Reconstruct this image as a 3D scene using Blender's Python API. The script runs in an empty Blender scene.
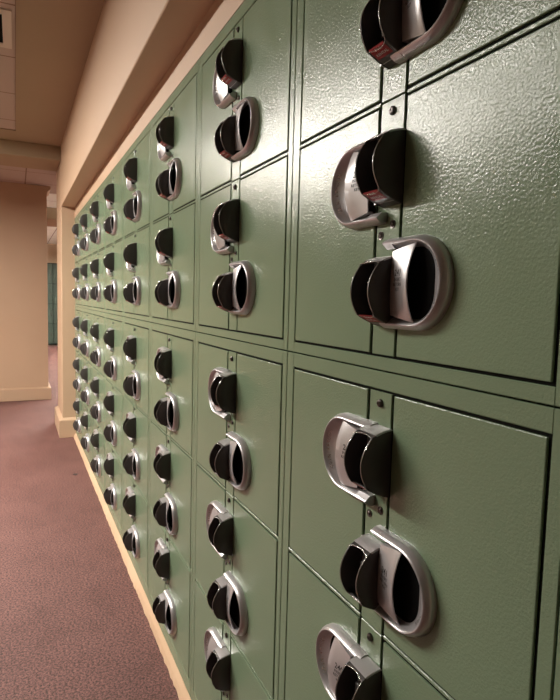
import bpy, bmesh, math, random
from mathutils import Vector, Matrix
random.seed(4)
S = bpy.context.scene
COL = S.collection
# ------------------------------------------------------------------ camera
FW = Vector((-0.90163792, 0.42368752, -0.08682134)); RT = Vector((0.42305147, 0.90571764, 0.02651431)); UP = RT.cross(FW)
camd = bpy.data.cameras.new('camera'); cam = bpy.data.objects.new('camera', camd); COL.objects.link(cam)
cam.matrix_world = Matrix(((RT.x, UP.x, -FW.x, 0.9628), (RT.y, UP.y, -FW.y, -0.4684), (RT.z, UP.z, -FW.z, 1.2511), (0, 0, 0, 1)))
camd.sensor_fit = 'VERTICAL'; camd.sensor_height = 36; camd.lens = 563.08 * 36 / 700
camd.clip_start = 0.02
S.camera = cam
# ------------------------------------------------------------------ world, exposure
w = bpy.data.worlds.new('world'); S.world = w; w.use_nodes = True
w.node_tree.nodes['Background'].inputs[0].default_value = (0.9, 0.75, 0.62, 1)
w.node_tree.nodes['Background'].inputs[1].default_value = 0.05
S.view_settings.view_transform = 'Standard'; S.view_settings.look = 'None'
S.view_settings.exposure = 0.08; S.view_settings.gamma = 1.0; S.view_settings.use_curve_mapping = False
LIGHT_NEAR = 150.0      # strength of the ceiling panels over the near corridor
LIGHT_FAR = 160.0      # strength of the unseen panels added to brighten the far room
LIGHT_COL = (1.0, 0.94, 0.86, 1)

# ------------------------------------------------------------------ materials
def mat(name):
    m = bpy.data.materials.new(name); m.use_nodes = True
    return m, m.node_tree, m.node_tree.nodes['Principled BSDF']
def nd(t, kind, **kw):
    n = t.nodes.new(kind)
    for k, v in kw.items(): setattr(n, k, v)
    return n
def simple(name, col, rough=0.5, metal=0.0, spec=0.5):
    m, t, b = mat(name)
    b.inputs['Base Color'].default_value = (*col, 1); b.inputs['Roughness'].default_value = rough
    b.inputs['Metallic'].default_value = metal; b.inputs['Specular IOR Level'].default_value = spec
    return m, t, b
def ramp(t, src, stops):
    r = nd(t, 'ShaderNodeValToRGB'); e = r.color_ramp.elements
    e[0].position, e[0].color = stops[0][0], (*stops[0][1], 1)
    e[1].position, e[1].color = stops[1][0], (*stops[1][1], 1)
    for p, c in stops[2:]:
        n = e.new(p); n.color = (*c, 1)
    t.links.new(src, r.inputs[0]); return r
def noise(t, scale, detail=2, vec=None, rough=0.5):
    n = nd(t, 'ShaderNodeTexNoise'); n.inputs['Scale'].default_value = scale; n.inputs['Detail'].default_value = detail
    n.inputs['Roughness'].default_value = rough
    if vec is None:
        vec = nd(t, 'ShaderNodeNewGeometry').outputs['Position']
    t.links.new(vec, n.inputs['Vector']); return n
def bump(t, b, src, strength, dist, prev=None):
    bp = nd(t, 'ShaderNodeBump'); bp.inputs['Strength'].default_value = strength; bp.inputs['Distance'].default_value = dist
    t.links.new(src, bp.inputs['Height'])
    if prev: t.links.new(prev.outputs[0], bp.inputs['Normal'])
    t.links.new(bp.outputs[0], b.inputs['Normal']); return bp

def paint(name, base, dark, rough=0.27):
    m, t, b = mat(name)
    n1 = noise(t, 3, 2)
    r = ramp(t, n1.outputs['Fac'], [(0.2, dark), (0.8, base)])
    t.links.new(r.outputs[0], b.inputs['Base Color'])
    n2 = noise(t, 14, 5)
    rr = nd(t, 'ShaderNodeMapRange'); rr.inputs['From Min'].default_value = .3; rr.inputs['From Max'].default_value = .7
    rr.inputs['To Min'].default_value = rough - .03; rr.inputs['To Max'].default_value = rough + .05
    t.links.new(n2.outputs['Fac'], rr.inputs[0]); t.links.new(rr.outputs[0], b.inputs['Roughness'])
    b.inputs['Specular IOR Level'].default_value = .33
    n3 = noise(t, 300, 2)
    bump(t, b, n3.outputs['Fac'], 0.52, 0.0011)
    return m
M_GREEN = paint('green_enamel', (0.184, 0.256, 0.162), (0.166, 0.233, 0.147), .18)
M_FAR = paint('deep_green_enamel', (0.045, 0.066, 0.052), (0.04, 0.06, 0.046), .4)
M_DARK, _, _ = simple('gap_shade_black', (0.004, 0.005, 0.003), 0.9, 0, .1)  # near-black colour puts the shade into the gaps around the doors
M_SILVER, t, b = simple('satin_silver', (0.54, 0.53, 0.54), 0.31, 0.62)
n = noise(t, 60, 2); bump(t, b, n.outputs['Fac'], 0.05, 0.001)
M_COVER, t, b = simple('satin_silver_cover', (0.50, 0.485, 0.49), 0.36, 0.45)
M_BLACK, t, b = simple('black_plastic', (0.048, 0.043, 0.040), 0.42)
n = noise(t, 260, 2); bump(t, b, n.outputs['Fac'], 0.12, 0.0006)
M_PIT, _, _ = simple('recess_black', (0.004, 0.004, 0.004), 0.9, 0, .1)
M_CHROME, _, _ = simple('bright_metal', (0.75, 0.73, 0.70), 0.22, 0.9)
M_SCREW, _, _ = simple('dark_screw', (0.07, 0.06, 0.055), 0.3, 0.8)
M_RED, _, _ = simple('red_label', (0.30, 0.006, 0.012), 0.5)
M_WHITE, _, _ = simple('white_print', (0.75, 0.68, 0.66), 0.5)
M_INK, _, _ = simple('black_print', (0.02, 0.02, 0.02), 0.5)

def wallpaint(name, a, c, rough=0.55):
    m, t, b = mat(name)
    n1 = noise(t, 1.6, 4); r = ramp(t, n1.outputs['Fac'], [(0.3, c), (0.7, a)])
    t.links.new(r.outputs[0], b.inputs['Base Color']); b.inputs['Roughness'].default_value = rough
    n2 = noise(t, 120, 3); bump(t, b, n2.outputs['Fac'], 0.12, 0.001)
    return m
M_WALL = wallpaint('peach_wall_paint', (0.50, 0.345, 0.228), (0.475, 0.325, 0.212))
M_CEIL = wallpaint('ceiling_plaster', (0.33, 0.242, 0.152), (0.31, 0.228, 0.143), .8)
M_OPP = wallpaint('brown_wall_paint', (0.20, 0.155, 0.11), (0.18, 0.14, 0.10))
M_TRIM = wallpaint('beige_trim', (0.62, 0.44, 0.29), (0.52, 0.35, 0.22), .5)

def tile(name, offx, offy, pitch=0.61, col=(0.42, 0.33, 0.28, 1)):
    m, t, b = mat(name)
    g = nd(t, 'ShaderNodeNewGeometry'); s = nd(t, 'ShaderNodeSeparateXYZ'); t.links.new(g.outputs['Position'], s.inputs[0])
    outs = []
    for ax, off in ((0, offx), (1, offy)):
        a = nd(t, 'ShaderNodeMath', operation='SUBTRACT'); t.links.new(s.outputs[ax], a.inputs[0]); a.inputs[1].default_value = off
        d = nd(t, 'ShaderNodeMath', operation='PINGPONG'); t.links.new(a.outputs[0], d.inputs[0]); d.inputs[1].default_value = pitch / 2
        c = nd(t, 'ShaderNodeMath', operation='LESS_THAN'); t.links.new(d.outputs[0], c.inputs[0]); c.inputs[1].default_value = 0.006
        outs.append(c)
    mx = nd(t, 'ShaderNodeMath', operation='MAXIMUM'); t.links.new(outs[0].outputs[0], mx.inputs[0]); t.links.new(outs[1].outputs[0], mx.inputs[1])
    mix = nd(t, 'ShaderNodeMix', data_type='RGBA'); t.links.new(mx.outputs[0], mix.inputs[0])
    mix.inputs[6].default_value = col; mix.inputs[7].default_value = (0.20, 0.12, 0.08, 1)
    t.links.new(mix.outputs[2], b.inputs['Base Color']); b.inputs['Roughness'].default_value = .85
    n = noise(t, 90, 3); bump(t, b, n.outputs['Fac'], 0.2, 0.002)
    return m
M_TILE = tile('ceiling_tile', -1.90, -0.449)
M_TILE3 = tile('bright_lit_ceiling_tile', -5.55, -0.356, .61, (0.86, 0.88, 0.80, 1))  # whitened copy of the tile, brighter light of the far room put into its colour
M_TILE2 = tile('ceiling_tile_beyond', -5.55, -0.356)

M_CARPET, t, b = mat('mauve_carpet')
n1 = noise(t, 120, 5, rough=.85); n2 = noise(t, 2.2, 4); n3 = noise(t, 9, 4)
r1 = ramp(t, n1.outputs['Fac'], [(0.41, (0.030, 0.012, 0.011)), (0.60, (0.30, 0.138, 0.120))])
r2 = ramp(t, n2.outputs['Fac'], [(0.32, (0.80, 0.77, 0.76)), (0.65, (1, 1, 1))])
r3 = ramp(t, n3.outputs['Fac'], [(0.30, (0.86, 0.84, 0.83)), (0.5, (1, 1, 1))])
ma = nd(t, 'ShaderNodeMix', data_type='RGBA', blend_type='MULTIPLY'); ma.inputs[0].default_value = 1
t.links.new(r1.outputs[0], ma.inputs[6]); t.links.new(r2.outputs[0], ma.inputs[7])
mb = nd(t, 'ShaderNodeMix', data_type='RGBA', blend_type='MULTIPLY'); mb.inputs[0].default_value = 1
t.links.new(ma.outputs[2], mb.inputs[6]); t.links.new(r3.outputs[0], mb.inputs[7])
t.links.new(mb.outputs[2], b.inputs['Base Color'])
b.inputs['Roughness'].default_value = .62; b.inputs['Specular IOR Level'].default_value = .4
bump(t, b, n1.outputs['Fac'], 0.8, 0.004)

def emit(name, col, st):
    m, t, b = mat(name)
    b.inputs['Base Color'].default_value = (.8, .8, .8, 1)
    b.inputs['Emission Color'].default_value = col; b.inputs['Emission Strength'].default_value = st
    return m
M_LAMP = emit('lamp_diffuser', LIGHT_COL, LIGHT_NEAR)
M_LAMP3 = emit('lamp_diffuser_dim', LIGHT_COL, LIGHT_NEAR * .46)  # weaker emission, keeps the near lower doors darker
M_LAMP2 = emit('lamp_diffuser_bright', LIGHT_COL, LIGHT_FAR)
M_WMETAL, _, _ = simple('white_metal', (0.55, 0.47, 0.40), .5)

# ------------------------------------------------------------------ mesh helpers
def link(name, me, parent=None, loc=(0, 0, 0)):
    o = bpy.data.objects.new(name, me); COL.objects.link(o); o.location = loc
    if parent: o.parent = parent
    return o
def to_mesh(name, bm, mats, smooth=False, angle=None):
    bmesh.ops.recalc_face_normals(bm, faces=bm.faces[:])
    me = bpy.data.meshes.new(name); bm.to_mesh(me); bm.free()
    for m in (mats if isinstance(mats, (list, tuple)) else [mats]): me.materials.append(m)
    if smooth:
        for p in me.polygons: p.use_smooth = True
        me.set_sharp_from_angle(angle=math.radians(angle or 35))
    return me
def box(bm, x0, x1, y0, y1, z0, z1, bev=0.0, seg=1, mi=0):
    q = bmesh.new()
    vs = [q.verts.new((x, y, z)) for x in (x0, x1) for y in (y0, y1) for z in (z0, z1)]
    for f in ((0, 1, 3, 2), (4, 6, 7, 5), (0, 4, 5, 1), (2, 3, 7, 6), (0, 2, 6, 4), (1, 5, 7, 3)):
        q.faces.new([vs[i] for i in f])
    if bev: bmesh.ops.bevel(q, geom=q.edges[:] , offset=bev, segments=seg, affect='EDGES', profile=.5)
    for f in q.faces: f.material_index = mi
    me = bpy.data.meshes.new('tmp'); q.to_mesh(me); q.free(); bm.from_mesh(me); bpy.data.meshes.remove(me)
def box_mesh(name, m, *a, **k):
    bm = bmesh.new(); box(bm, *a, **k); return to_mesh(name, bm, m)
def struct(name, me):
    o = link(name, me); o['kind'] = 'structure'; return o
def extrude_x(name, m, prof, x0, x1, n=1, jit=None):
    """closed profile of (y, z) swept along x"""
    bm = bmesh.new(); rows = []
    for i in range(n + 1):
        x = x0 + (x1 - x0) * i / n
        rows.append([bm.verts.new((x, y + (jit(i, j) if jit else 0), z)) for j, (y, z) in enumerate(prof)])
    k = len(prof)
    for a, c in zip(rows[:-1], rows[1:]):
        for j in range(k): bm.faces.new((a[j], a[(j + 1) % k], c[(j + 1) % k], c[j]))
    bm.faces.new(rows[0]); bm.faces.new(list(reversed(rows[-1])))
    return to_mesh(name, bm, m)
def tag(o, label, cat, group=None):
    o['label'] = label; o['category'] = cat
    if group: o['group'] = group
    return o
def empty(name, loc):
    o = bpy.data.objects.new(name, None); COL.objects.link(o); o.location = loc; o.empty_display_size = .05; return o

# ------------------------------------------------------------------ the room
CEIL = 2.511; YS = -0.1076; SOF = 2.006; XCOL = -4.27; YO = -3.3
W = 0.61; Z0 = 1.156; ZTOP = 1.914
struct('floor', box_mesh('floor', M_CARPET, -15, 3.3, YO - .1, 3.2, -.1, 0))
struct('wall_right', box_mesh('wall_right', M_WALL, XCOL - .6, 3.3, YS, 0.45, SOF, CEIL + .1, bev=.003))
bm = bmesh.new(); box(bm, XCOL, 1.22, 0.0, 0.45, ZTOP + .001, SOF)          # strip of wall between lockers and overhang
box(bm, XCOL, 1.22, 0.40, 0.45, 0, ZTOP + .001)
struct('wall_niche', to_mesh('wall_niche', bm, M_WALL))
struct('wall_end', box_mesh('wall_end', M_WALL, XCOL - .6, XCOL, YS, .45, 0, SOF, bev=.004, seg=2))
struct('wall_near', box_mesh('wall_near', M_WALL, 1.222, 3.3, YS, .45, 0, SOF))
struct('wall_left', box_mesh('wall_left', M_OPP, -15, 3.3, YO - .1, YO, 0, CEIL + .1))
struct('wall_back', box_mesh('wall_back', M_OPP, 3.3, 3.4, YO - .1, 3.2, 0, CEIL + .1))
struct('wall_beyond', box_mesh('wall_beyond', M_WALL, -15.1, -14.3, YO - .1, 3.2, 0, CEIL + .1))
struct('wall_side', box_mesh('wall_side', M_WALL, -15, XCOL - .6, 3.1, 3.2, 0, CEIL + .1))
# wall block across the corridor, with a small flare under the ceiling
XB = -6.275
bm = bmesh.new(); box(bm, XB - .45, XB, YO, -.127, 0, CEIL, bev=.003)
prof = [(-.14, CEIL - .12), (-.127, CEIL - .12), (-.118, CEIL - .06), (-.085, CEIL - .035), (-.085, CEIL), (-.14, CEIL)]
rows = [[bm.verts.new((x, y, z)) for y, z in prof] for x in (XB - .448, XB - .002)]
for j in range(6): bm.faces.new((rows[0][j], rows[0][(j + 1) % 6], rows[1][(j + 1) % 6], rows[1][j]))
bm.faces.new(rows[0]); bm.faces.new(rows[1])
struct('wall_block', to_mesh('wall_block', bm, M_WALL))
# ceilings
bm = bmesh.new()
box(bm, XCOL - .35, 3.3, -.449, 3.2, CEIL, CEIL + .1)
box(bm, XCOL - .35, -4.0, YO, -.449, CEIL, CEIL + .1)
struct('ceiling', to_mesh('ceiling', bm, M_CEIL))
struct('ceiling_tiles', box_mesh('ceiling_tiles', M_TILE, -4.0, 3.3, YO, -.449, CEIL + .004, CEIL + .1))
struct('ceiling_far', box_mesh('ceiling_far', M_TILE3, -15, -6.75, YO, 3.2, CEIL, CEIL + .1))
struct('ceiling_beyond', box_mesh('ceiling_beyond', M_TILE2, -6.75, XCOL - .35, YO, 3.2, CEIL, CEIL + .1))
bm = bmesh.new()
box(bm, -4.0, 3.3, -.452, -.436, CEIL - .003, CEIL + .01); box(bm, -4.0, -3.985, YO, -.452, CEIL - .003, CEIL + .01)
struct('trim_1', to_mesh('trim_1', bm, M_CEIL))
# beams
bm = bmesh.new(); box(bm, -4.78, -4.31, YO, YS, 2.393, CEIL, bev=.004)
struct('ceiling_beam', to_mesh('ceiling_beam', bm, M_CEIL))
struct('ceiling_beam_far', box_mesh('ceiling_beam_far', M_CEIL, -9.0, -8.0, YO, 3.2, 2.35, CEIL))
# baseboards: flat boards with a sloped top
def baseboard(name, x0, x1, y0, y1, h, d=.028, sl=.022):
    bm = bmesh.new()
    lo = [(x0 - d, y0 - d), (x1 + d, y0 - d), (x1 + d, y1 + d), (x0 - d, y1 + d)]
    hi = [(x0 - .001, y0 - .001), (x1 + .001, y0 - .001), (x1 + .001, y1 + .001), (x0 - .001, y1 + .001)]
    a = [bm.verts.new((x, y, 0)) for x, y in lo]; c = [bm.verts.new((x, y, h)) for x, y in lo]; e = [bm.verts.new((x, y, h + sl)) for x, y in hi]
    for p, q in ((a, c), (c, e)):
        for i in range(4): bm.faces.new((p[i], p[(i + 1) % 4], q[(i + 1) % 4], q[i]))
    bm.faces.new(e); bm.faces.new(a[::-1])
    bmesh.ops.bevel(bm, geom=[g for g in bm.edges], offset=.003, segments=2, affect='EDGES')
    return struct(name, to_mesh(name, bm, M_WALL))
baseboard('baseboard_end', XCOL - .6, XCOL, YS, .45, .155, .030)
baseboard('baseboard_block', XB - .45, XB, YO - .2, -.127, .135, .030, .018)
struct('baseboard_left', box_mesh('baseboard_left', M_WALL, XB, 3.3, YO, YO + .02, 0, .15))
# beige cove strip along the locker feet, its foot a little ragged where it meets the carpet
jj = [random.uniform(-.0012, .0012) for _ in range(400)]
struct('trim_2', extrude_x('trim_2', M_TRIM, [(-.0005, 0), (-.0005, .036), (-.003, .036), (-.012, .022), (-.019, .004), (-.020, 0)], XCOL + .031, 1.22, 260,
       lambda i, j: jj[i] * (1.6 if j >= 4 else .25)))
struct('trim_3', box_mesh('trim_3', M_WMETAL, -13.96, -13.93, -.95, 2.5, 0, .03))

# ------------------------------------------------------------------ locker parts
# all lengths of a unit in metres; local origin = left foot of the unit's front face, y < 0 comes out of the wall
G = .0044
XL0, XL1 = .052 * W, .451 * W           # left door
XR0, XR1 = .555 * W, .960 * W           # right door
SX0, SX1 = XL1 + .0056, XR0 - .0056     # strip between the doors
SXC = (XL1 + XR0) / 2
ROWH = .575 * W
DTH = .018
def door_mesh(w, h):
    bm = bmesh.new(); box(bm, 0, w, -.0006, DTH, 0, h, bev=.0012, seg=2); return to_mesh('door', bm, M_GREEN)

# --- D-shaped escutcheon; local x grows from the strip edge outwards, z centred, y out = negative
HH, RR, LL = .0610, .0610, .106
def dpath(t, n=28, v=0):
    """D outline offset inwards by t; past the crest the inset grows towards the round end"""
    cx = LL - RR; pts = []
    def ins(a): return t if t < .0095 else .0095 + (t - .0095) * (.30 + .85 * math.cos(a) ** 2)
    pts.append((0, RR - ins(math.pi / 2)))
    for i in range(n + 1):
        a = math.pi / 2 - math.pi * i / n; r = RR - ins(a)
        pts.append((cx + r * math.cos(a), r * math.sin(a)))
    pts.append((0, -(RR - ins(math.pi / 2)))); return pts
def escutcheon_mesh(sgn):
    bm = bmesh.new()
    prof = [(0, .0003), (.0004, .0070), (.0014, .0100), (.0042, .0146), (.0058, .0165), (.0070, .0170), (.0080, .0166), (.0100, .0140), (.0140, .0104), (.0190, .0072), (.0240, .0046), (.0275, .0035)]
    rows = []
    for t, h in prof:
        rows.append([bm.verts.new((sgn * x, -h, z)) for x, z in dpath(t, v=1)])
    for a, c in zip(rows[:-1], rows[1:]):
        for i in range(len(a) - 1): bm.faces.new((a[i], a[i + 1], c[i + 1], c[i]))
    k = len(rows[0]) - 1                                     # closing the two cut ends
    e0 = [r[0] for r in rows]; e1 = [r[k] for r in rows]
    f0 = [bm.verts.new((0, -.0003, v.co.z)) for v in (rows[-1][0], rows[-1][k])]
    bm.faces.new(e0 + [f0[0]]); bm.faces.new(e1 + [f0[1]])
    return to_mesh('escutcheon', bm, M_SILVER, True, 40)
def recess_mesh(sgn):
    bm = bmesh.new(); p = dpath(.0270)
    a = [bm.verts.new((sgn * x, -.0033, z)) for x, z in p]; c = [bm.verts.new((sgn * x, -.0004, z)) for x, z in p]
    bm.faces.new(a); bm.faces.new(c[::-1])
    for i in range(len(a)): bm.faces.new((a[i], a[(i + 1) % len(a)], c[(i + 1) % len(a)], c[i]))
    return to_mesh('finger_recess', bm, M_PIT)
BD, BZ = .0465, .0505
def bz(x): return .0425 + .0080 * x / BD
def by(z, x=BD * .46): return .0120 + (.0030 + .0100 * x / BD) * (1 - (z / BZ) ** 2)
def cover_mesh(sgn):
    """convex cover that rises away from the hood and ends in an open edge above the finger recess"""
    bm = bmesh.new(); n = 22; rows = []
    for x, th, dz in ((0, 0, 0), (BD * .25, 0, 0), (BD * .5, 0, 0), (BD * .75, 0, 0), (BD - .0008, 0, 0), (BD, .0006, .0004), (BD, .0018, .0015), (0, .0020, .0018)):
        h = bz(x) - dz; q = [(-h, .004)]
        for i in range(n + 1):
            z = -h + 2 * h * i / n; q.append((z, by(z, x) - th))
        q.append((h, .004))
        rows.append([bm.verts.new((sgn * x, -y, z)) for z, y in q])
    for a, c in zip(rows[:-1], rows[1:]):
        for i in range(len(a) - 1): bm.faces.new((a[i], a[i + 1], c[i + 1], c[i]))
    for i in (0, -1):
        bm.faces.new([r[i] for r in rows])
    return to_mesh('lock_cover', bm, M_COVER, True, 40)
# --- lettering
def text_verts(s, size, spacing=1.0):
    cu = bpy.data.curves.new('t', 'FONT'); cu.body = s; cu.size = size; cu.align_x = 'CENTER'; cu.align_y = 'CENTER'
    cu.resolution_u = 1; cu.space_character = spacing; cu.offset = size * .018
    o = bpy.data.objects.new('t', cu); COL.objects.link(o)
    dg = bpy.context.evaluated_depsgraph_get(); me = o.evaluated_get(dg).to_mesh()
    vs = [v.co.copy() for v in me.vertices]; fs = [list(p.vertices) for p in me.polygons]
    o.evaluated_get(dg).to_mesh_clear(); bpy.data.objects.remove(o); bpy.data.curves.remove(cu)
    return vs, fs
def add_text(bm, s, size, f, mi=0, spacing=1.0):
    vs, fs = text_verts(s, size, spacing); q = [bm.verts.new(f(v.x, v.y)) for v in vs]
    for a in fs:
        try:
            fc = bm.faces.new([q[i] for i in a]); fc.material_index = mi
        except ValueError: pass
def lettering_mesh(sgn, num):
    bm = bmesh.new(); xc = sgn * BD * .46
    for s, size, zc in ((num, .0120, .0130), ('INSERT', .0060, .0045), ('RETURN', .0060, -.0020), ('KEY', .0060, -.0085)):
        add_text(bm, s, size, lambda x, y, zc=zc: (xc + x, -(by(zc + y, abs(xc + x)) + .00025), zc + y))
    me = bpy.data.meshes.new('lettering'); bm.to_mesh(me); bm.free(); me.materials.append(M_INK); return me
def emboss_mesh(sgn):
    """small raised letters following the inner slope of the ring"""
    bm = bmesh.new(); word = 'COIN RETURN'; n = len(word)
    cx = LL - RR
    for i, ch in enumerate(word):
        if ch == ' ': continue
        a = math.radians(34 - 74 * i / (n - 1))
        if sgn < 0: a = -a - math.radians(10)
        r0 = RR - .0150
        def f(x, y, a=a):
            tx, tz = -math.sin(a), math.cos(a)      # tangent, then outwards normal
            s = -1 if sgn > 0 else 1
            rr = r0 + y
            px = cx + rr * math.cos(a) + tx * x * s; pz = rr * math.sin(a) + tz * x * s
            return (sgn * px, -(.0105 + (rr - r0) * .8), pz)
        add_text(bm, ch, .0068, f)
    me = bpy.data.meshes.new('embossed_lettering'); bm.to_mesh(me); bm.free(); me.materials.append(M_CHROME); return me

# --- black hood on the strip: half-disc sides, open towards the front
HA, HB = .0475, .0495
HW = .0440
HX = .0085           # centre of the hood, towards the right door
TH1, TH2 = math.radians(-42), math.radians(46)
PT, PB = (.0350, .0365), (.0375, -.0340)          # corners of the cheek: (out, z)
def sup(a, da=0, db=0):
    """cheek outline: shallow arc at the front, straight top, chamfered bottom"""
    if a >= TH2:
        t = (a - TH2) / (math.pi / 2 - TH2); y, z = PT[0] * (1 - t), PT[1] + (.0470 - PT[1]) * (1 - (1 - t) ** 1.6)
    elif a <= TH1:
        t = (TH1 - a) / (math.pi / 2 + TH1); y, z = PB[0] * (1 - t), PB[1] + (-.0490 - PB[1]) * (1 - (1 - t) ** 1.35)
    else:
        t = (a - TH1) / (TH2 - TH1); z = PB[1] + (PT[1] - PB[1]) * t; y = .0487 - (12.0 if z > 0 else 10.6) * z * z
    return max(0, y - db), z * (1 - da / .047)
def hood_mesh():
    bm = bmesh.new(); n = 40; th = .0022; m = 12
    angs = [-math.pi / 2 + math.pi * i / n for i in range(n + 1)]
    for xo, xi in ((-HW / 2, -HW / 2 + th), (HW / 2, HW / 2 - th)):   # the two side cheeks
        sg = 1 if xo > 0 else -1
        o = []; i_ = []; i2 = []
        for a in angs:
            y, z = sup(a); y2, z2 = sup(a, .0012, .0012)
            o.append(bm.verts.new((xo, -y2 - .0002, z2))); i2.append(bm.verts.new((xo - sg * .0009, -y - .0002, z))); i_.append(bm.verts.new((xi, -y - .0002, z)))
        co = bm.verts.new((xo + sg * .0010, -.018, 0)); ci = bm.verts.new((xi, -.012, 0))
        for k in range(n):
            bm.faces.new((o[k], o[k + 1], co)); bm.faces.new((i_[k], ci, i_[k + 1]))
            bm.faces.new((o[k], i2[k], i2[k + 1], o[k + 1])); bm.faces.new((i2[k], i_[k], i_[k + 1], i2[k + 1]))
        bm.faces.new((o[0], co, o[-1]))
    # bottom wall and the rear part of the top wall, the lip dips in the middle
    for lo, hi, top in ((-math.pi / 2, TH1, False), (TH2, math.pi / 2, True)):
        out = []; inn = []
        for j in range(m + 1):
            x = -HW / 2 + HW * j / m; u = 2 * j / m - 1; dip = (1 - u * u) * math.radians(7)
            l, h = (lo + dip, hi) if top else (lo, hi - dip * .6)
            ro = []; ri = []
            for k in range(9):
                a = l + (h - l) * k / 8; y, z = sup(a, .0004, .0004); y2, z2 = sup(a, .0022, .0022)
                ro.append(bm.verts.new((x, -y, z))); ri.append(bm.verts.new((x, -y2, z2)))
            out.append(ro); inn.append(ri)
        for j in range(m):
            for k in range(8):
                bm.faces.new((out[j][k], out[j + 1][k], out[j + 1][k + 1], out[j][k + 1]))
                bm.faces.new((inn[j][k], inn[j][k + 1], inn[j + 1][k + 1], inn[j + 1][k]))
            for k in (0, 8): bm.faces.new((out[j][k], inn[j][k], inn[j + 1][k], out[j + 1][k]))
    box(bm, -HW / 2 + .001, HW / 2 - .001, -.010, -.0003, -HA + .004, HA - .004)     # floor of the hood
    box(bm, -.007, .007, -.026, -.010, -.020, .018, bev=.002)                         # key barrel block deep inside
    return to_mesh('lock_hood', bm, M_BLACK, True, 40)
def edge_glint_mesh():
    """thin bright tube added as the glint around the opening"""
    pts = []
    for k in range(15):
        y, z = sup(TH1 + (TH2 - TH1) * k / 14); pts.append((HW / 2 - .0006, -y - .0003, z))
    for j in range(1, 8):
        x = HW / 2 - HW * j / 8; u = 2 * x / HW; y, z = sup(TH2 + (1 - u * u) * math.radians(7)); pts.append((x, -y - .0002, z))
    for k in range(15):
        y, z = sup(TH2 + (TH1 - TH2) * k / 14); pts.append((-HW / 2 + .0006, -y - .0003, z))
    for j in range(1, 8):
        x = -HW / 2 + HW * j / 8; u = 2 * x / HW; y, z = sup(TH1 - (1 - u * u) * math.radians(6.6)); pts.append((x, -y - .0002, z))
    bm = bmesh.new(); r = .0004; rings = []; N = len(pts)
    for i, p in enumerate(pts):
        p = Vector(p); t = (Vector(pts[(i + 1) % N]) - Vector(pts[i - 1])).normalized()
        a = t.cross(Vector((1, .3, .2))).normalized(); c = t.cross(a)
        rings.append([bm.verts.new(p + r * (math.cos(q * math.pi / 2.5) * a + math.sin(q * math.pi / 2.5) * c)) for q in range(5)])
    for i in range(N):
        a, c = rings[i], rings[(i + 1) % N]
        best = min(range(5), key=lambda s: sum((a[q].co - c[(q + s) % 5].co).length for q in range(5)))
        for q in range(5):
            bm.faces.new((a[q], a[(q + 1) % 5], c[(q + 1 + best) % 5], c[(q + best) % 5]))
    return to_mesh('hood_edge_glint', bm, M_CHROME, True, 80)  # chrome tube in place of the highlight on the hood rim
def label_mesh():
    bm = bmesh.new(); a0, a1 = math.radians(-64), math.radians(-41); nx = 4; ny = 6; x0, x1 = -.0165, .0155
    g = [[None] * (ny + 1) for _ in range(nx + 1)]
    for i in range(nx + 1):
        for j in range(ny + 1):
            y, z = sup(a0 + (a1 - a0) * j / ny, -.0001, -.0001); g[i][j] = bm.verts.new((x0 + (x1 - x0) * i / nx, -y, z))
    for i in range(nx):
        for j in range(ny): bm.faces.new((g[i][j], g[i + 1][j], g[i + 1][j + 1], g[i][j + 1]))
    mid = (a0 + a1) / 2; sc = (a1 - a0) / .0235
    for s, size, dv in (('FOR', .0068, .0050), ('RENTAL', .0068, -.0042)):
        def f(x, v, dv=dv):
            y, z = sup(mid + (v + dv) * sc, -.0004, -.0004); return (x, -y, z)
        add_text(bm, s, size, f, 1)
    me = bpy.data.meshes.new('label'); bm.to_mesh(me); bm.free(); me.materials.append(M_RED); me.materials.append(M_WHITE); return me
def body_mesh(sgn, up):
    """silver base under the hood: carries on the ring of the escutcheon over the strip (sgn: side of the ring, up: which end sticks out)"""
    bm = bmesh.new()
    xr = sgn * (XR0 - SXC) - sgn * .0006 - HX; xe = (-.012 if up else .004)
    dz = .0110 if up else -.0100
    lo, hi = min(xr, xe), max(xr, xe)
    # pieces that continue the rim, top and bottom
    for s in (1, -1):
        z1 = s * HH - dz; z0 = z1 - s * .0125
        q = bmesh.new()
        pr = [(0, 0), (.0070, .0004), (.0100, .0014), (.0146, .0042), (.0165, .0058), (.0170, .0070), (.0166, .0080), (.0140, .0100), (.009, .0150), (0, .0160)]
        rows = [[q.verts.new((x, -y, z1 - s * t)) for y, t in pr] for x in (lo, hi)]
        k = len(pr)
        for j in range(k): q.faces.new((rows[0][j], rows[0][(j + 1) % k], rows[1][(j + 1) % k], rows[1][j]))
        q.faces.new(rows[0]); q.faces.new(rows[1])
        bmesh.ops.recalc_face_normals(q, faces=q.faces[:])
        me = bpy.data.meshes.new('tmp'); q.to_mesh(me); q.free(); bm.from_mesh(me); bpy.data.meshes.remove(me)
    # silver shoulder over the top of the hood
    n = 10; rows = []
    for x in (-HW / 2 - .0004, -HW / 2 + .0006, HW / 2 - .0006, HW / 2 + .0004):
        e = .0004 if abs(x) < HW / 2 else -.0004
        rr = []
        for k in range(n + 1):
            a = math.radians(57) + math.radians(33) * k / n; y, z = sup(a, -e - .0008, -e - .0008); rr.append(bm.verts.new((x, -y, z)))
        for k in range(n, -1, -1):
            a = math.radians(57) + math.radians(33) * k / n; y, z = sup(a, .0010, .0010); rr.append(bm.verts.new((x, -y, z)))
        rows.append(rr)
    k = len(rows[0])
    for a, c in zip(rows[:-1], rows[1:]):
        for j in range(k): bm.faces.new((a[j], a[(j + 1) % k], c[(j + 1) % k], c[j]))
    bm.faces.new(rows[0]); bm.faces.new(rows[-1][::-1])
    box(bm, -.026, .021, -.012, -.0002, -HA + .002, HA - .002)
    return to_mesh('lock_base', bm, M_SILVER, True, 35)
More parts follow.
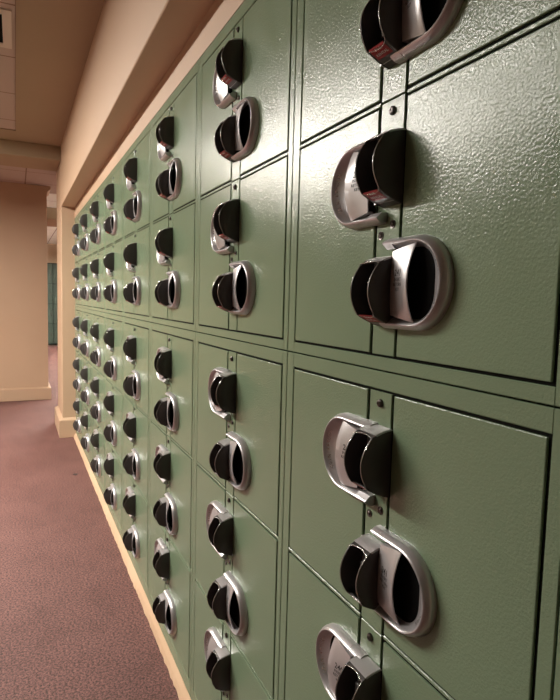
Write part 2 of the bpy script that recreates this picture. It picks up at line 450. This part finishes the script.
def bolt_mesh():
    bm = bmesh.new()
    rings = []
    for r, y in ((.0062, 0), (.0062, .0012), (.0054, .0034), (.0036, .0046), (.0020, .0047), (.0018, .0034)):
        rings.append([bm.verts.new((r * math.cos(i * math.pi / 8), -y, r * math.sin(i * math.pi / 8))) for i in range(16)])
    for a, c in zip(rings[:-1], rings[1:]):
        for i in range(16): bm.faces.new((a[i], a[(i + 1) % 16], c[(i + 1) % 16], c[i]))
    bm.faces.new(rings[0]); bm.faces.new(rings[-1])
    return to_mesh('bolt', bm, M_SCREW, True, 30)
def screw_mesh():
    bm = bmesh.new(); n = 16
    rings = []
    for r, y in ((.0058, 0), (.0058, .0012), (.0045, .0009), (.0041, .0002), (.0036, .0010), (.0018, .0022)):
        rings.append([bm.verts.new((r * math.cos(i * math.pi * 2 / n), -y, r * math.sin(i * math.pi * 2 / n))) for i in range(n)])
    for a, c in zip(rings[:-1], rings[1:]):
        for i in range(n): bm.faces.new((a[i], a[(i + 1) % n], c[(i + 1) % n], c[i]))
    bm.faces.new(rings[0]); bm.faces.new(rings[-1])
    return to_mesh('screw', bm, M_SCREW, True, 30)
def strip_mesh(h):
    bm = bmesh.new(); box(bm, SX0 - SXC, SX1 - SXC, 0, .016, 0, h, bev=.0008, seg=1); return to_mesh('lock_strip', bm, M_GREEN)

ESC = {s: escutcheon_mesh(s) for s in (1, -1)}; REC = {s: recess_mesh(s) for s in (1, -1)}; COV = {s: cover_mesh(s) for s in (1, -1)}
LET = {-1: lettering_mesh(-1, '240'), 1: lettering_mesh(1, '241')}; EMB = {s: emboss_mesh(s) for s in (1, -1)}
HOOD, EDGE, LAB, BOLT, SCREW = hood_mesh(), edge_glint_mesh(), label_mesh(), bolt_mesh(), screw_mesh()
BODY = {-1: body_mesh(-1, True), 1: body_mesh(1, False)}
# lock centres measured down from the line between two rows
C_UL, C_LL = .175 * W, .412 * W

def unit(name, lines, ztop, zbot):
    """lines: heights of the row boundaries from the top down (relative to seam, in metres)"""
    root = empty(name, (0, 0, 0))
    bm = bmesh.new()
    e = .0010
    # carcass (front set back, blackened as gap shade) and face frame
    FD = .019
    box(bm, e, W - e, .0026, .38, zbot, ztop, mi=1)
    box(bm, e, XL0 - G, 0, FD, zbot, ztop, bev=.0011); box(bm, XR1 + G, W - e, 0, FD, zbot, ztop, bev=.0011)
    box(bm, XL0 - G - .001, XR1 + G + .001, 0, FD, lines[0] + .003, ztop, bev=.0011)
    box(bm, XL0 - G - .001, XR1 + G + .001, 0, FD, zbot, lines[-1] - .003, bev=.0011)
    for z in lines[1:-1]:
        for a, c in ((XL0 - G - .001, XL1 + .002), (XR0 - .002, XR1 + G + .001)):
            box(bm, a, c, .0004, FD, z - .0026, z + .0026, bev=.0008)
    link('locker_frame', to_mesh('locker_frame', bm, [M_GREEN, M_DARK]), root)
    for i in range(len(lines) - 1):
        zt = lines[i] - (.0010 if i == 0 else .0062); zb = lines[i + 1] + (.0010 if i == len(lines) - 2 else .0062)
        h = zt - zb; top = lines[i]
        for sgn, x0, x1 in ((-1, XL0 + .0002, XL1 - .0004), (1, XR0 + .0004, XR1 - .0002)):
            d = link('door', door_mesh(x1 - x0, h), root, (x0, 0, zb))
            px = (XL1 if sgn < 0 else XR0) - x0; pz = top - (C_UL if sgn < 0 else C_LL) - zb
            for nm, me in (('escutcheon', ESC[sgn]), ('finger_recess', REC[sgn]), ('lock_cover', COV[sgn]), ('lettering', LET[sgn]), ('embossed_lettering', EMB[sgn])):
                link(nm, me, d, (px, 0, pz))
        zst = top - (.0010 if i else .0002); zsb = lines[i + 1] + (.0002 if i == len(lines) - 2 else .0010)
        s = link('lock_strip', strip_mesh(zst - zsb), root, (SXC, 0, zsb))
        for sgn, c, up, dz in ((-1, C_UL, True, .0110), (1, C_LL, False, -.0100)):
            z = top - c + dz - zsb
            link('lock_base', BODY[sgn], s, (HX, 0, z)); link('lock_hood', HOOD, s, (HX, 0, z)); link('hood_edge_glint', EDGE, s, (HX, 0, z)); link('label', LAB, s, (HX, 0, z))
        link('bolt', BOLT, s, (.001, 0, top - .027 * W - zsb))
        link('screw', SCREW, s, (.0115, 0, top - .278 * W - zsb)); link('screw', SCREW, s, (-.0150, 0, top - .300 * W - zsb))
    return root
upper = unit('locker_unit', [1.1900 * W, .6125 * W, .037 * W], ZTOP - Z0, .0010)
lower = unit('locker_unit', [-.0487 * W, -.6216 * W, -1.1915 * W, -1.7640 * W], -.0010, -Z0)
def copy_tree(o, parent=None):
    c = o.copy(); COL.objects.link(c)
    if parent: c.parent = parent
    for ch in list(o.children): copy_tree(ch, c)
    return c
ORD = ['second', 'third', 'fourth', 'fifth', 'sixth', 'seventh']
for k in range(-1, 8):
    for src, tier, rows in ((upper, 'upper', 'two rows of doors'), (lower, 'lower', 'three rows of doors')):
        o = src if k == -1 else copy_tree(src)
        o.location = (-k * W, 0, Z0)
        if k == -1: lab = f'green metal locker unit of the {tier} tier, cut off by the right picture edge'
        elif k == 0: lab = f'large nearest green metal locker unit of the {tier} tier with {rows}'
        elif k == 7: lab = f'green metal locker unit of the {tier} tier, farthest, against the beige end wall'
        else: lab = f'green metal locker unit of the {tier} tier, {ORD[k - 1]} column of locks from the right'
        tag(o, lab, 'lockers', f'green lockers of the {tier} tier')

# ------------------------------------------------------------------ lockers far beyond the wall block
def far_unit():
    r = empty('storage_locker', (0, 0, 0)); bm = bmesh.new()
    box(bm, -.42, 0, 0, .608, .03, 2.02, bev=.002); link('locker_frame', to_mesh('locker_frame', bm, M_DARK), r)  # black body, shade between the far doors put into its colour
    for j in range(4):
        bm = bmesh.new(); z0 = .06 + j * .488
        for a, c in ((.006, .298), (.308, .602)):
            bm = bmesh.new(); box(bm, -.004, .016, a, c, z0, z0 + .476, bev=.002)
            d = link('door', to_mesh('door', bm, M_FAR), r)
            bm = bmesh.new(); box(bm, .016, .026, c - .05, c - .03, z0 + .2, z0 + .27, bev=.003); link('handle', to_mesh('handle', bm, M_SCREW), d)
    return r
fu = far_unit()
for i, (y, lb) in enumerate(((.05, 'dark green tall locker seen through the narrow gap beside the wall block'), (.67, 'dark green tall locker in the far room behind the beige end wall'), (-.57, 'dark green tall locker in the far room behind the wall block'))):
    o = fu if i == 0 else copy_tree(fu)
    o.location = (-13.88, y, 0); tag(o, lb, 'lockers', 'far dark green lockers')

# ------------------------------------------------------------------ ceiling lights and vent
def troffer():
    r = empty('ceiling_light', (0, 0, 0)); bm = bmesh.new()
    lx, ly = .60, .13
    for a in ((-lx, lx, -ly, -ly + .02), (-lx, lx, ly - .02, ly), (-lx, -lx + .02, -ly + .02, ly - .02), (lx - .02, lx, -ly + .02, ly - .02)):
        box(bm, *a, -.006, .003, bev=.001)
    link('frame', to_mesh('frame', bm, M_WMETAL), r)
    link('diffuser', box_mesh('diffuser', M_LAMP, -lx + .021, lx - .021, -ly + .021, ly - .021, -.004, .002), r)
    return r
tr = troffer()
for i, (x, y, far, lb) in enumerate(((-1.3, -1.88, 0, 'dimmer narrow ceiling light panel over the near lockers'), (-2.52, -1.88, 0, 'narrow ceiling light panel, middle one of the row'), (-3.74, -1.88, 0, 'narrow ceiling light panel right in front of the beam'), 
        (-7.3, 1.5, 1, 'unseen hanging light panel added just beyond the wall block'), (-10.2, 1.5, 1, 'unseen hanging light panel added past the far ceiling beam'), (-12.6, -1.3, 1, 'unseen hanging light panel added before the far dark green lockers'))):
    o = tr if i == 0 else copy_tree(tr)
    o.location = (x, y, CEIL + (0.0 if x < -4 else 0)); tag(o, lb, 'ceiling light', 'ceiling light panels')
    if far:  # added panels out of view, hung low to brighten the ceiling there
        o.location.z = CEIL - .22
        for sx in (-.5, .5):
            bm = bmesh.new(); box(bm, sx - .004, sx + .004, -.004, .004, 0, .22); link('added_hanger', to_mesh('added_hanger', bm, M_WMETAL), o)  # rods added as supports, so the lowered panels do not float
        d = [c for c in o.children if c.name.startswith('diffuser')][0]; d.data = d.data.copy(); d.data.materials[0] = M_LAMP2
v = empty('ceiling_vent', (-2.165, -.735, CEIL)); tag(v, 'pale ceiling vent with a dark slot at the left picture edge', 'vent')
bm = bmesh.new()
for a in ((-.215, .215, .225, .265), (-.215, .215, -.265, -.225), (-.215, -.165, -.225, .225), (.165, .215, -.225, .225)): box(bm, *a, -.004, .004, bev=.001)
link('frame', to_mesh('frame', bm, M_WMETAL), v)
link('duct', box_mesh('duct', M_PIT, -.165, .165, -.225, .225, .000, .004), v)
for k in range(5):
    link('slat', box_mesh('slat', M_SCREW, -.165, .165, -.20 + k * .09, -.188 + k * .09, -.003, .0), v)

for o in list(S.objects):
    if o.name.startswith('diffuser') and o.parent and abs(o.parent.location.x + 1.3) < .01:
        o.data = o.data.copy(); o.data.materials[0] = M_LAMP3
# small dark gum spot trodden into the carpet
bm = bmesh.new(); N = 18
ang = [2 * math.pi * i / N for i in range(N)]; rr = [.016 * random.uniform(.7, 1.15) for _ in range(N)]
lo = [bm.verts.new((r * 1.5 * math.cos(a), r * math.sin(a), 0)) for r, a in zip(rr, ang)]
hi = [bm.verts.new((r * 1.2 * math.cos(a), r * .8 * math.sin(a), .0022)) for r, a in zip(rr, ang)]
for i in range(N): bm.faces.new((lo[i], lo[(i + 1) % N], hi[(i + 1) % N], hi[i]))
bm.faces.new(hi); bm.faces.new(lo[::-1])
M_GUM, _, _ = simple('trodden_gum', (0.035, 0.018, 0.016), .7)
g = link('gum_spot', to_mesh('gum_spot', bm, M_GUM), None, (-3.131, -0.108, .0002)); tag(g, 'small dark gum spot trodden into the mauve carpet', 'gum')
